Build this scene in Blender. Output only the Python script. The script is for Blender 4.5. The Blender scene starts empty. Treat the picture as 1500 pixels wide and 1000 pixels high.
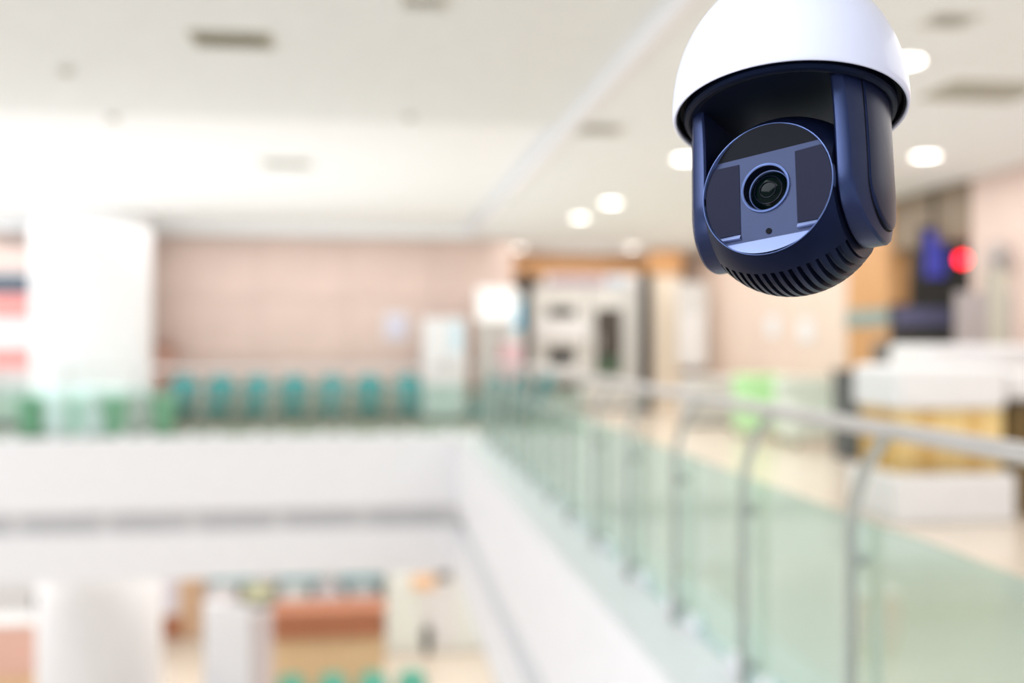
import bpy, bmesh, math, random
from mathutils import Vector, Matrix
random.seed(7)
PI = math.pi
SC = bpy.context.scene
COL = SC.collection

# ------------------------------------------------------------------ camera, sky, lamps, exposure
EYE = 1.5
YAW = math.radians(7.6)
F = 1500.0
cam_d = bpy.data.cameras.new('camera')
cam = bpy.data.objects.new('camera', cam_d)
COL.objects.link(cam)
cam.location = (0, 0, EYE)
cam.rotation_euler = (PI / 2, 0, -YAW)
cam_d.sensor_width = 36
cam_d.lens = 36
cam_d.clip_start = 0.05
cam_d.dof.use_dof = True
cam_d.dof.focus_distance = 0.905
cam_d.dof.aperture_fstop = 1.75
SC.camera = cam

world = bpy.data.worlds.new('overcast_daylight')
SC.world = world
world.use_nodes = True
bg = world.node_tree.nodes['Background']
bg.inputs[0].default_value = (0.93, 0.96, 1.0, 1)
bg.inputs[1].default_value = 1.1

SC.view_settings.view_transform = 'Standard'
SC.view_settings.look = 'None'
SC.view_settings.gamma = 1
SC.view_settings.use_curve_mapping = False
SC.view_settings.exposure = 0.62


def area(name, loc, size, power, rot=(0, 0, 0), color=(1, 1, 1)):
    d = bpy.data.lights.new(name, 'AREA')
    d.shape = 'RECTANGLE'
    d.size, d.size_y = size
    d.energy = power
    d.color = color
    o = bpy.data.objects.new(name, d)
    COL.objects.link(o)
    o.location = loc
    o.rotation_euler = rot
    return o


area('concourse_lamps', (4.6, 16, 3.42), (4.5, 14), 190, color=(1, 0.98, 0.94))
area('side_walk_lamps', (5.0, 5, 3.42), (3.5, 8), 70, color=(1, 0.98, 0.95))
area('waiting_area_fill', (-4.5, 18.3, 3.42), (11, 1.8), 65, color=(1, 0.98, 0.96))  # added fill for the pink wall; no fitting above it
area('lower_hall_fill', (-2.5, 19.5, -2.16), (13, 5), 250, color=(1, 0.98, 0.96))  # added fill under the slab to light the lower hall
area('lower_front_fill', (6, 6, -2.16), (7, 14), 200, color=(1, 0.98, 0.95))  # added fill below the side walk; no fitting there
area('ceiling_fill', (-5.5, 14.5, 0.6), (13, 8), 165, rot=(PI, 0, 0), color=(1, 0.99, 0.98))  # added upward fill floating in the well to brighten the ceiling
area('shop_fill', (8.5, 13.3, 3.4), (1.4, 1.6), 22, color=(1, 0.97, 0.92))  # added fill lifting the dark shop interior
# added unseen key light, placed so the security camera's front facets shine
area('added_key_light', (-2.4, 0.3, 3.5), (2.4, 1.8), 130, color=(0.84, 0.9, 1.0))
# added cool fill from the left for sheen on facets; no window there
wd = area('added_side_fill', (-9.5, -3.6, -1.4), (4.0, 3.4), 200, color=(0.86, 0.92, 1.0))
wd.rotation_euler = (Vector((0.3, 1.2, 1.2)) - Vector(wd.location)).to_track_quat('-Z', 'Y').to_euler()


# ------------------------------------------------------------------ helpers
def lin(h):
    h = h.lstrip('#')
    r = []
    for i in (0, 2, 4):
        c = int(h[i:i + 2], 16) / 255
        r.append(c / 12.92 if c <= 0.04045 else ((c + 0.055) / 1.055) ** 2.4)
    return (*r, 1)


def mat(name, hexcol, rough=0.5, metal=0.0, vary=0.06, scale=6.0, bump=0.0, bump_scale=300, coat=0.0, emit=0.0, spec=0.5, tint=None):
    m = bpy.data.materials.new(name)
    m.use_nodes = True
    nt = m.node_tree
    b = nt.nodes['Principled BSDF']
    c = lin(hexcol)
    tc = nt.nodes.new('ShaderNodeTexCoord')
    nz = nt.nodes.new('ShaderNodeTexNoise')
    nz.inputs['Scale'].default_value = scale
    nz.inputs['Detail'].default_value = 4
    nt.links.new(tc.outputs['Object'], nz.inputs['Vector'])
    mx = nt.nodes.new('ShaderNodeMix')
    mx.data_type = 'RGBA'
    mx.inputs[6].default_value = tuple(x * (1 - vary) for x in c[:3]) + (1,)
    mx.inputs[7].default_value = tuple(min(1, x * (1 + vary)) for x in c[:3]) + (1,)
    nt.links.new(nz.outputs['Fac'], mx.inputs[0])
    nt.links.new(mx.outputs[2], b.inputs['Base Color'])
    b.inputs['Roughness'].default_value = rough
    b.inputs['Metallic'].default_value = metal
    b.inputs['Coat Weight'].default_value = coat
    b.inputs['Specular IOR Level'].default_value = spec
    if tint:
        b.inputs['Specular Tint'].default_value = lin(tint)
    if emit:
        nt.links.new(mx.outputs[2], b.inputs['Emission Color'])
        b.inputs['Emission Strength'].default_value = emit
    if bump:
        n2 = nt.nodes.new('ShaderNodeTexNoise')
        n2.inputs['Scale'].default_value = bump_scale
        n2.inputs['Detail'].default_value = 3
        nt.links.new(tc.outputs['Object'], n2.inputs['Vector'])
        bp = nt.nodes.new('ShaderNodeBump')
        bp.inputs['Strength'].default_value = bump
        bp.inputs['Distance'].default_value = 0.001
        nt.links.new(n2.outputs['Fac'], bp.inputs['Height'])
        nt.links.new(bp.outputs['Normal'], b.inputs['Normal'])
    return m


def wood(name, c0, c1, rough=0.45):
    m = bpy.data.materials.new(name)
    m.use_nodes = True
    nt = m.node_tree
    b = nt.nodes['Principled BSDF']
    tc = nt.nodes.new('ShaderNodeTexCoord')
    mp = nt.nodes.new('ShaderNodeMapping')
    mp.inputs['Scale'].default_value = (6, 6, 0.7)
    nz = nt.nodes.new('ShaderNodeTexNoise')
    nz.inputs['Scale'].default_value = 3
    nz.inputs['Detail'].default_value = 6
    cr = nt.nodes.new('ShaderNodeValToRGB')
    cr.color_ramp.elements[0].color = lin(c0)
    cr.color_ramp.elements[1].color = lin(c1)
    cr.color_ramp.elements[0].position = 0.3
    cr.color_ramp.elements[1].position = 0.7
    nt.links.new(tc.outputs['Object'], mp.inputs['Vector'])
    nt.links.new(mp.outputs['Vector'], nz.inputs['Vector'])
    nt.links.new(nz.outputs['Fac'], cr.inputs[0])
    nt.links.new(cr.outputs[0], b.inputs['Base Color'])
    b.inputs['Roughness'].default_value = rough
    return m


def sheet_glass(name, hexcol, ior=2.9):
    m = bpy.data.materials.new(name)
    m.use_nodes = True
    nt = m.node_tree
    nt.nodes.remove(nt.nodes['Principled BSDF'])
    out = nt.nodes['Material Output']
    tr = nt.nodes.new('ShaderNodeBsdfTransparent')
    tr.inputs[0].default_value = lin(hexcol)
    gl = nt.nodes.new('ShaderNodeBsdfGlossy')
    gl.inputs['Roughness'].default_value = 0.02
    gl.inputs['Color'].default_value = (0.96, 1.0, 0.99, 1)
    fr = nt.nodes.new('ShaderNodeFresnel')
    fr.inputs['IOR'].default_value = ior
    ms = nt.nodes.new('ShaderNodeMixShader')
    ge = nt.nodes.new('ShaderNodeNewGeometry')
    iv = nt.nodes.new('ShaderNodeMath')
    iv.operation = 'SUBTRACT'
    iv.inputs[0].default_value = 1.0
    mu = nt.nodes.new('ShaderNodeMath')
    mu.operation = 'MULTIPLY'
    nt.links.new(ge.outputs['Backfacing'], iv.inputs[1])
    nt.links.new(fr.outputs[0], mu.inputs[0])
    nt.links.new(iv.outputs[0], mu.inputs[1])
    nt.links.new(mu.outputs[0], ms.inputs[0])
    nt.links.new(tr.outputs[0], ms.inputs[1])
    nt.links.new(gl.outputs[0], ms.inputs[2])
    nt.links.new(ms.outputs[0], out.inputs[0])
    return m


M = dict(
    white=mat('white_paint', '#ececee', 0.55),
    fascia=mat('fascia_white', '#f0f0f3', 0.5),
    ceil=mat('ceiling_paint', '#f3f5f6', 0.8),
    ceil_warm=mat('concourse_ceiling_paint', '#f0f4f6', 0.8),
    ceil_near=mat('near_ceiling_dimmed', '#e6e9e9', 0.8),  # greyer copy of the ceiling white; weaker near light put into the colour
    pink=mat('pink_stone', '#dac3b9', 0.42, vary=0.10, scale=1.3),
    peach=mat('peach_stone', '#e9d5c8', 0.45, vary=0.08, scale=1.2),
    floor=mat('beige_floor', '#e4d9ca', 0.2, vary=0.06, scale=2),
    lower_floor=mat('lower_beige_floor', '#dcd0c0', 0.25, vary=0.06, scale=2),
    steel=mat('brushed_steel', '#d2d2d4', 0.35, metal=1.0),
    post=mat('satin_steel', '#aaaca6', 0.42, metal=0.6),
    glass=sheet_glass('green_tint_glass', '#e0f2f0'),
    clear_glass=sheet_glass('clear_balustrade_glass', '#e4f3ef', 1.55),
    teal=mat('teal_plastic', '#2f9294', 0.2, coat=0.5),
    green=mat('green_vinyl', '#93c4a3', 0.4),
    lime=mat('lime_vinyl', '#c3efba', 0.4),
    sage=mat('pale_sage_vinyl', '#dfe9df', 0.4),
    dark=mat('charcoal_panel', '#4b4a48', 0.4),
    black=mat('black_plastic', '#232323', 0.4),
    grey=mat('grey_laminate', '#c9c8c5', 0.5),
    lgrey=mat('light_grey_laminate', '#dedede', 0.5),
    vent=mat('vent_enamel', '#b9b5a2', 0.5),
    vent_dark=mat('vent_backing', '#8e8872', 0.8),  # darker olive backing behind the vent slats
    vent_pale=mat('pale_vent_enamel', '#dddcd4', 0.6),
    booth=mat('booth_laminate', '#dfdfdc', 0.5),
    booth_dark=mat('booth_black', '#2c2b2a', 0.5),
    wood=wood('orange_wood', '#c28e5a', '#dba977'),
    oak=wood('pale_oak', '#cfae86', '#e0c29b'),
    brown=wood('red_brown_wood', '#96583c', '#b17554'),
    cream=mat('cream_laminate', '#fbeedd', 0.45),
    yellow=mat('golden_cloth', '#f6d898', 0.6),
    red=mat('red_print', '#f09c98', 0.5),
    blue=mat('blue_print', '#58b7dd', 0.5),
    lilac=mat('lilac_print', '#b5a3ae', 0.5),
    bluevinyl=mat('blue_vinyl', '#9fb4d8', 0.4),
    teal_sign=mat('teal_sign', '#6f9fa6', 0.5),
    orange=mat('orange_print', '#dfb48a', 0.5),
    skin_grey=mat('grey_print', '#b6b0b2', 0.5),
    lamp=mat('lamp_disc', '#fff8ee', 0.5, emit=6.0, vary=0),
    lamp_white=mat('light_box', '#ffffff', 0.5, emit=0.12, vary=0),
    led_red=mat('red_led', '#ff1c30', 0.5, emit=6.0, vary=0),
    led_blue=mat('blue_led_screen', '#484db0', 0.5, emit=0.22, vary=0.1),
)


def link(name, me, m=None, parent=None):
    o = bpy.data.objects.new(name, me)
    COL.objects.link(o)
    if m is not None and not me.materials:
        me.materials.append(m)
    if parent is not None:
        o.parent = parent
    return o


def obj(name, bm, m, parent=None, smooth=False, bevel=0.0, seg=2, angle=35):
    bmesh.ops.recalc_face_normals(bm, faces=bm.faces)
    me = bpy.data.meshes.new(name)
    bm.to_mesh(me)
    bm.free()
    if smooth:
        me.polygons.foreach_set('use_smooth', [True] * len(me.polygons))
        me.set_sharp_from_angle(angle=math.radians(angle))
    o = link(name, me, m, parent)
    if bevel:
        b = o.modifiers.new('edge', 'BEVEL')
        b.width = bevel
        b.segments = seg
        b.limit_method = 'ANGLE'
    return o


def bx(bm, x0, x1, y0, y1, z0, z1):
    v = [bm.verts.new(p) for p in ((x0, y0, z0), (x1, y0, z0), (x1, y1, z0), (x0, y1, z0), (x0, y0, z1), (x1, y0, z1), (x1, y1, z1), (x0, y1, z1))]
    for f in ((0, 3, 2, 1), (4, 5, 6, 7), (0, 1, 5, 4), (1, 2, 6, 5), (2, 3, 7, 6), (3, 0, 4, 7)):
        bm.faces.new([v[i] for i in f])


def box(name, x0, x1, y0, y1, z0, z1, m, parent=None, bevel=0.0, seg=2):
    bm = bmesh.new()
    bx(bm, x0, x1, y0, y1, z0, z1)
    return obj(name, bm, m, parent, bevel=bevel, seg=seg)


def cyl(bm, c, r, h, axis='z', n=24, r2=None):
    mtx = Matrix.Translation(c)
    if axis == 'x':
        mtx = mtx @ Matrix.Rotation(PI / 2, 4, 'Y')
    if axis == 'y':
        mtx = mtx @ Matrix.Rotation(PI / 2, 4, 'X')
    bmesh.ops.create_cone(bm, cap_ends=True, segments=n, radius1=r, radius2=r if r2 is None else r2, depth=h, matrix=mtx)


def tube(bm, pts, r, n=10):
    pts = [Vector(p) for p in pts]
    rings = []
    for i, p in enumerate(pts):
        d = (pts[min(i + 1, len(pts) - 1)] - pts[max(i - 1, 0)]).normalized()
        a = Vector((0, 0, 1)) if abs(d.z) < 0.9 else Vector((0, 1, 0))
        u = d.cross(a).normalized()
        w = d.cross(u)
        rings.append([bm.verts.new(p + u * math.cos(2 * PI * k / n) * r + w * math.sin(2 * PI * k / n) * r) for k in range(n)])
    for a, b in zip(rings, rings[1:]):
        for k in range(n):
            bm.faces.new((a[k], a[(k + 1) % n], b[(k + 1) % n], b[k]))
    bm.faces.new(rings[0])
    bm.faces.new(rings[-1][::-1])


def lathe(bm, prof, n=64, closed=False):
    rings = []
    for r, z in prof:
        if r < 1e-6:
            rings.append([bm.verts.new((0, 0, z))])
        else:
            rings.append([bm.verts.new((r * math.cos(2 * PI * k / n), r * math.sin(2 * PI * k / n), z)) for k in range(n)])
    pairs = list(zip(rings, rings[1:]))
    if closed:
        pairs.append((rings[-1], rings[0]))
    for a, b in pairs:
        for k in range(n):
            q = (k + 1) % n
            if len(a) == 1 and len(b) == 1:
                continue
            if len(a) == 1:
                bm.faces.new((a[0], b[q], b[k]))
            elif len(b) == 1:
                bm.faces.new((a[k], a[q], b[0]))
            else:
                bm.faces.new((a[k], a[q], b[q], b[k]))


def tag(o, label, cat, group=None, kind=None):
    o['label'] = label
    if cat:
        o['category'] = cat
    if group:
        o['group'] = group
    if kind:
        o['kind'] = kind
    return o


def thing(name, loc, label, cat, group=None, rotz=0.0):
    o = bpy.data.objects.new(name, None)
    COL.objects.link(o)
    o.location = loc
    o.rotation_euler = (0, 0, rotz)
    o.empty_display_size = 0.2
    return tag(o, label, cat, group)


def struct(o, label):
    o['kind'] = 'structure'
    o['label'] = label
    return o


def dup(root, loc, rotz=None, label=None):
    r = root.copy()
    COL.objects.link(r)
    r.location = loc
    if rotz is not None:
        r.rotation_euler = (0, 0, rotz)
    if label:
        r['label'] = label
    for ch in list(root.children):
        c = ch.copy()
        COL.objects.link(c)
        c.parent = r
        for g in list(ch.children):
            d = g.copy()
            COL.objects.link(d)
            d.parent = c
    return r


def X(px, Y):            # world x of a sight line at world depth Y
    return Y * math.tan(YAW + math.atan((px - 750) / F))


def Z(px, py, Y):        # world height on the same sight line
    zc = X(px, Y) * math.sin(YAW) + Y * math.cos(YAW)
    return EYE + (500 - py) * zc / F


# ------------------------------------------------------------------ setting: upper level
L = -14.0
FLOOR2 = -5.2
SOFF = -2.1
fl = bmesh.new()
bx(fl, 1.3, 13, -4, 26, -0.25, 0)
bx(fl, L, 1.3, 16.05, 26, -0.25, 0)
struct(obj('floor', fl, M['floor']), 'glossy beige walkway floor around the open well')


def fascia(name, label, along_x):
    root = None
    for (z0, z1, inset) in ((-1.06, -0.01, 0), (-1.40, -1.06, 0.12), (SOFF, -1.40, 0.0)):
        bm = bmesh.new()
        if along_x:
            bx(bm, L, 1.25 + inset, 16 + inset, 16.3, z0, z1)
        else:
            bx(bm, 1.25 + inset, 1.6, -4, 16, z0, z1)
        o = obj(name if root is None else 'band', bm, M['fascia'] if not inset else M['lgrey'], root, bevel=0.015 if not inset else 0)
        if root is None:
            root = struct(o, label)
    bm = bmesh.new()
    if along_x:
        bx(bm, L, 1.62, 16.0, 16.42, -0.01, 0.03)
    else:
        bx(bm, 1.25, 1.68, -4, 16.0, -0.01, 0.03)
    obj('ledge', bm, M['fascia'], root)
    return root


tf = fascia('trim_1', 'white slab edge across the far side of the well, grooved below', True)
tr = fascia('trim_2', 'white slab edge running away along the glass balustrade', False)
# linear air grilles seated in the groove of the far slab edge
x = 1.0
k = 0
while x > -7.2:
    g = link('air_grille', bpy.data.meshes.new('air_grille'), None, tf)
    bm = bmesh.new()
    bx(bm, x - 1.12, x, 16.10, 16.14, -1.35, -1.12)
    for j in range(4):
        z = -1.33 + j * 0.055
        bx(bm, x - 1.10, x - 0.02, 16.075, 16.10, z, z + 0.018)
    bm.to_mesh(g.data)
    bm.free()
    g.data.materials.append(mat('grille_enamel', '#d4d3d6', 0.5))
    x -= 1.28

struct(box('ceiling_1', L, 1.86, -4, 10, 3.62, 3.95, M['ceil_near']), 'white ceiling over the near part of the well, greyed for its weaker light')
struct(box('ceiling_2', L, 1.86, 10, 19.55, 3.70, 3.95, M['ceil']), 'bright white raised ceiling over the far part of the well')
struct(box('ceiling_3', L, 1.86, 19.55, 26, 3.5, 3.95, M['ceil']), 'white bulkhead above the pink back wall')
struct(box('ceiling_4', 1.86, 13, -4, 26, 3.5, 3.95, M['ceil_warm']), 'warm white ceiling over the concourse with round downlights')
struct(box('trim_3', 1.80, 1.92, -4, 19.6, 3.485, 3.66, M['white'], bevel=0.01), 'white edge trim running along the ceiling step')

# pink back wall built of stone panels
wb = struct(box('wall_back', L, 2.70, 20.05, 20.3, 0, 3.5, M['pink']), 'pink stone wall behind the row of teal chairs')
pm = None
xx = L
i = 0
while xx < 2.69:
    for (z0, z1) in ((0.0, 1.17), (1.17, 2.34), (2.34, 3.5)):
        x1 = min(xx + 1.68, 2.70)
        w = x1 - xx
        if pm is None:
            bm = bmesh.new()
            bx(bm, 0.006, 1.674, -0.02, 0.0, 0.006, 1.154)
            pm = bpy.data.meshes.new('panel')
            bm.to_mesh(pm)
            bm.free()
            pm.materials.append(M['pink'])
        p = link('panel', pm, None, wb)
        p.location = (xx, 20.05 - 0.004 * ((i * 7) % 3), z0)
        p.scale = (w / 1.68, 1, 1)
        i += 1
    xx += 1.68
struct(box('baseboard_back', L, 2.70, 19.98, 20.03, 0.0, 0.12, M['dark']), 'dark skirting along the pink back wall')
struct(box('wall_far', 2.70, 8.0, 24.6, 24.8, 0, 3.5, M['peach']), 'peach wall at the far end of the concourse')
struct(box('wall_side', 2.62, 2.72, 20.3, 24.6, 0, 3.5, M['pink']), 'pink return wall beside the service booths')
wr = struct(box('wall_right_1', 7.27, 7.5, -4, 11.75, 0, 3.5, M['pink']), 'pink wall at the side of the concourse')
struct(box('wall_right_2', 7.27, 7.5, 15.0, 24.6, 0, 3.5, M['peach']), 'peach wall beyond the wood pillar')
struct(box('wall_shop', 9.6, 9.8, 11.4, 15.4, 0, 3.5, M['dark']), 'dark rear wall inside the shop opening')
struct(box('wall_shop_side', 7.5, 9.6, 15.0, 15.2, 0, 3.5, M['dark']), 'dark side wall inside the shop opening')
struct(box('wall_shop_near', 7.5, 9.6, 11.55, 11.75, 0, 3.5, M['dark']), 'dark near wall inside the shop opening')
struct(box('trim_4', 7.25, 7.5, 11.75, 13.65, 2.78, 3.5, mat('bronze_panel', '#7f6e5a', 0.4)), 'bronze brown header over the dark shop opening')
struct(box('trim_5', 2.72, 6.9, 23.2, 23.5, 2.95, 3.5, M['wood']), 'orange wood lintel above the service booths')

# wood pillar with a small sign strip
t = thing('wood_pillar', (7.27, 14.32, 0), 'orange wood clad pillar between the dark shop and the peach wall', 'pillar')
box('cladding', -0.06, 0.25, -0.66, 0.66, 0.0, 3.5, M['wood'], t, bevel=0.01)
box('sign_strip', -0.09, -0.06, -0.66, 0.66, 1.72, 1.98, mat('grey_green_strip', '#90a09c', 0.5), t)
box('plinth', -0.08, 0.25, -0.63, 0.67, 0.0, 0.12, M['dark'], t)

# round column (upper + lower storey)
cx, cy = X(135, 18.4), 18.4
bm = bmesh.new()
lathe(bm, [(0, 0.03), (1.02, 0.03), (1.02, 0.15), (0.98, 0.17), (0.98, 3.70), (0, 3.70)], 72)
c1 = obj('column_1', bm, M['white'], smooth=True)
c1.location = (cx, cy, 0)
struct(c1, 'thick round white column in the waiting area')
bm = bmesh.new()
lathe(bm, [(0, FLOOR2), (1.06, FLOOR2), (1.06, FLOOR2 + 0.14), (1.0, FLOOR2 + 0.16), (1.0, SOFF), (0, SOFF)], 72)
c2 = obj('column_2', bm, M['white'], smooth=True)
c2.location = (X(147, 18.2), 18.2, 0)
struct(c2, 'thick round white column on the lower storey')

# lower storey shell
struct(box('floor_lower', L, 13, -4, 26, FLOOR2 - 0.2, FLOOR2, M['lower_floor']), 'beige floor of the lower hall')
struct(box('ceiling_lower_1', L, 1.6, 16.3, 26, SOFF, SOFF + 0.1, M['white']), 'white soffit over the lower hall')
struct(box('ceiling_lower_2', 1.6, 13, -4, 26, SOFF, SOFF + 0.1, M['white']), 'white soffit over the lower side walk')
struct(box('wall_lower_back', L, 13, 24.6, 24.8, FLOOR2, SOFF, M['lgrey']), 'pale grey rear wall of the lower hall')
struct(box('wall_added_near', L, 13, -4.2, -4, FLOOR2, -0.2, M['peach']), 'unseen wall added to keep daylight off the lower hall below the viewer')  # added out of view to cut light from below
struct(box('wall_lower_right', 9.0, 9.2, -4, 24.6, FLOOR2, SOFF, M['peach']), 'peach side wall of the lower hall')


# ------------------------------------------------------------------ balustrades
def balustrade(name, label, along, first, count, step, loc, glass=M['glass']):
    """Local +u runs along the rail, local +v points to the floor side."""
    t = thing(name, loc, label, 'railing')
    if along == 'x':
        t.rotation_euler = (0, 0, PI / 2)
    # local: u = +y (along), v = +x (floor side)
    bm = bmesh.new()
    u0, u1 = first - step, first + (count - 1) * step + 0.55
    tube(bm, [(0.12, u0 + (u1 - u0) * k / 30, 1.20) for k in range(31)], 0.03, 14)
    obj('handrail', bm, M['steel'], t, smooth=True)
    pmesh = None
    for k in range(count):
        if pmesh is None:
            prof = [(0, -0.35), (0, 0.6), (0.0, 0.86), (0.012, 0.97), (0.045, 1.07), (0.09, 1.14), (0.12, 1.185)]
            bm = bmesh.new()
            rings = []
            for i, (v, z) in enumerate(prof):
                a = prof[max(0, i - 1)]
                b = prof[min(len(prof) - 1, i + 1)]
                d = Vector((b[0] - a[0], b[1] - a[1])).normalized()
                nx, nz = d.y * 0.016, -d.x * 0.016
                rings.append([bm.verts.new((v + nx, 0.012, z + nz)), bm.verts.new((v - nx, 0.012, z - nz)), bm.verts.new((v - nx, -0.012, z - nz)), bm.verts.new((v + nx, -0.012, z + nz))])
            for a, b in zip(rings, rings[1:]):
                for q in range(4):
                    bm.faces.new((a[q], a[(q + 1) % 4], b[(q + 1) % 4], b[q]))
            bm.faces.new(rings[0])
            bm.faces.new(rings[-1])
            for z in (0.12, 0.78):
                cyl(bm, (0.03, 0, z), 0.022, 0.05, 'x', 12)
            bmesh.ops.recalc_face_normals(bm, faces=bm.faces)
            pmesh = bpy.data.meshes.new('post')
            bm.to_mesh(pmesh)
            bm.free()
        p = link('post', pmesh, M['post'], t)
        p.location = (-0.045, first + k * step, 0)
        bm = bmesh.new()
        a = first + (k - 1) * step
        bx(bm, 0.0, 0.012, a + 0.004, a + step - 0.004, 0.03, 0.91)
        obj('glass_panel', bm, glass, t)
        for c0 in (0.12, step - 0.24):
            box('clamp', -0.03, 0.05, a + c0, a + c0 + 0.12, 0.03, 0.11, M['white'], t, bevel=0.006)
    return t


balustrade('glass_balustrade', 'green glass balustrade with steel handrail running away along the near side walkway', 'y', 1.2, 15, 1.0, (1.60, 0, 0))
balustrade('glass_balustrade', 'glass balustrade across the far side of the well before the chairs', 'x', -1.0, 15, 1.0, (1.35, 16.36, 0), M['clear_glass']).scale = (1, 1, 0.9)


# ------------------------------------------------------------------ downlights and ceiling fittings
def downlight(px, py, zc, label, r=0.11, first=[None]):
    # meeting point of sight line and ceiling plane
    ang = YAW + math.atan((px - 750) / F)
    depth = (zc - EYE) * F / (500 - py)
    Y = depth / (math.cos(YAW) + math.tan(ang) * math.sin(YAW))
    loc = (Y * math.tan(ang), Y, zc)
    if first[0] is None:
        t = thing('downlight', loc, label, 'downlight', 'round downlights in the concourse ceiling')
        bm = bmesh.new()
        lathe(bm, [(0.135, 0), (0.165, 0), (0.165, -0.012), (0.138, -0.018)], 32, closed=True)
        obj('bezel', bm, M['white'], t, smooth=True)
        bm = bmesh.new()
        lathe(bm, [(0, -0.008), (0.135, -0.008), (0.135, 0), (0, 0)], 32)
        obj('lens_disc', bm, M['lamp'], t)
        first[0] = t
        return t
    return dup(first[0], loc, None, label)


for px, py, lb in (
    (895, 296, 'round downlight nearest the ceiling step, brighter of the close pair'),
    (850, 318, 'round downlight just behind the brightest of the close pair'),
    (760, 363, 'small round downlight over the white sign beside the pink wall'),
    (926, 362, 'small dim round downlight above the service booths'),
    (1356, 227, 'large round downlight beyond the security camera, near the shop'),
    (1006, 231, 'round downlight half hidden behind the arm of the security camera'),
    (1322, 88, 'round downlight peeping out beside the white camera dome'),
):
    downlight(px, py, 3.5, lb)


def ceiling_vent(px, py, zc, w, d, label, vm=M['vent_pale'], vd=M['vent_pale']):
    ang = YAW + math.atan((px - 750) / F)
    depth = (zc - EYE) * F / (500 - py)
    Y = depth / (math.cos(YAW) + math.tan(ang) * math.sin(YAW))
    t = thing('ceiling_vent', (Y * math.tan(ang), Y, zc), label, 'vent', 'ceiling air vents')
    box('backing', -w / 2, w / 2, -d / 2, d / 2, -0.004, 0.0, vd, t)
    bm = bmesh.new()
    bx(bm, -w / 2 - .03, w / 2 + .03, -d / 2 - .03, -d / 2, -0.015, 0)
    bx(bm, -w / 2 - .03, w / 2 + .03, d / 2, d / 2 + .03, -0.015, 0)
    bx(bm, -w / 2 - .03, -w / 2, -d / 2, d / 2, -0.015, 0)
    bx(bm, w / 2, w / 2 + .03, -d / 2, d / 2, -0.015, 0)
    obj('vent_frame', bm, vm, t)
    n = 6
    for k in range(n):
        y = -d / 2 + (k + 0.5) * d / n
        bm = bmesh.new()
        v = [bm.verts.new(p) for p in ((-w / 2, y - .022, -.014), (w / 2, y - .022, -.014), (w / 2, y + .015, -.005), (-w / 2, y + .015, -.005),
                                       (-w / 2, y - .022, -.011), (w / 2, y - .022, -.011), (w / 2, y + .015, -.002), (-w / 2, y + .015, -.002))]
        for f in ((0, 3, 2, 1), (4, 5, 6, 7), (0, 1, 5, 4), (1, 2, 6, 5), (2, 3, 7, 6), (3, 0, 4, 7)):
            bm.faces.new([v[i] for i in f])
        obj('slat', bm, vm, t)
    return t


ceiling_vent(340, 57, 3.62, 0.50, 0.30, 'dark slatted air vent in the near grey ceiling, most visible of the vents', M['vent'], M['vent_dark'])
ceiling_vent(420, 239, 3.70, 0.55, 0.42, 'faint slatted vent in the bright far ceiling')
ceiling_vent(622, 2, 3.62, 0.25, 0.22, 'small vent cut by the top edge of the picture')
ceiling_vent(1390, 28, 3.5, 0.25, 0.22, 'small vent in the concourse ceiling beside the camera dome')
ceiling_vent(880, 188, 3.5, 0.35, 0.35, 'vent beside the ceiling step in the concourse ceiling')
ceiling_vent(1440, 133, 3.5, 0.75, 0.5, 'wide vent in the concourse ceiling above the pink side wall', M['vent'], M['vent_pale'])
for px, py, zc, lb in ((165, 168, 3.62, 'small smoke detector on the near grey ceiling, towards the column'),
                       (600, 166, 3.62, 'small smoke detector on the near grey ceiling, towards the ceiling step'),
                       (95, 98, 3.62, 'small smoke detector on the grey ceiling nearest the viewer')):
    depth = (zc - EYE) * F / (500 - py)
    ang = YAW + math.atan((px - 750) / F)
    Y = depth / (math.cos(YAW) + math.tan(ang) * math.sin(YAW))
    t = thing('smoke_detector', (Y * math.tan(ang), Y, zc), lb, 'smoke detector', 'smoke detectors on the near ceiling')
    bm = bmesh.new()
    lathe(bm, [(0, 0), (0.075, 0), (0.075, -0.02), (0.065, -0.03), (0, -0.03)], 24)
    obj('mount', bm, M['lgrey'], t, smooth=True)
    bm = bmesh.new()
    lathe(bm, [(0, -0.03), (0.05, -0.03), (0.045, -0.055), (0, -0.06)], 24)
    obj('sensor', bm, M['vent'], t, smooth=True)


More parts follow.
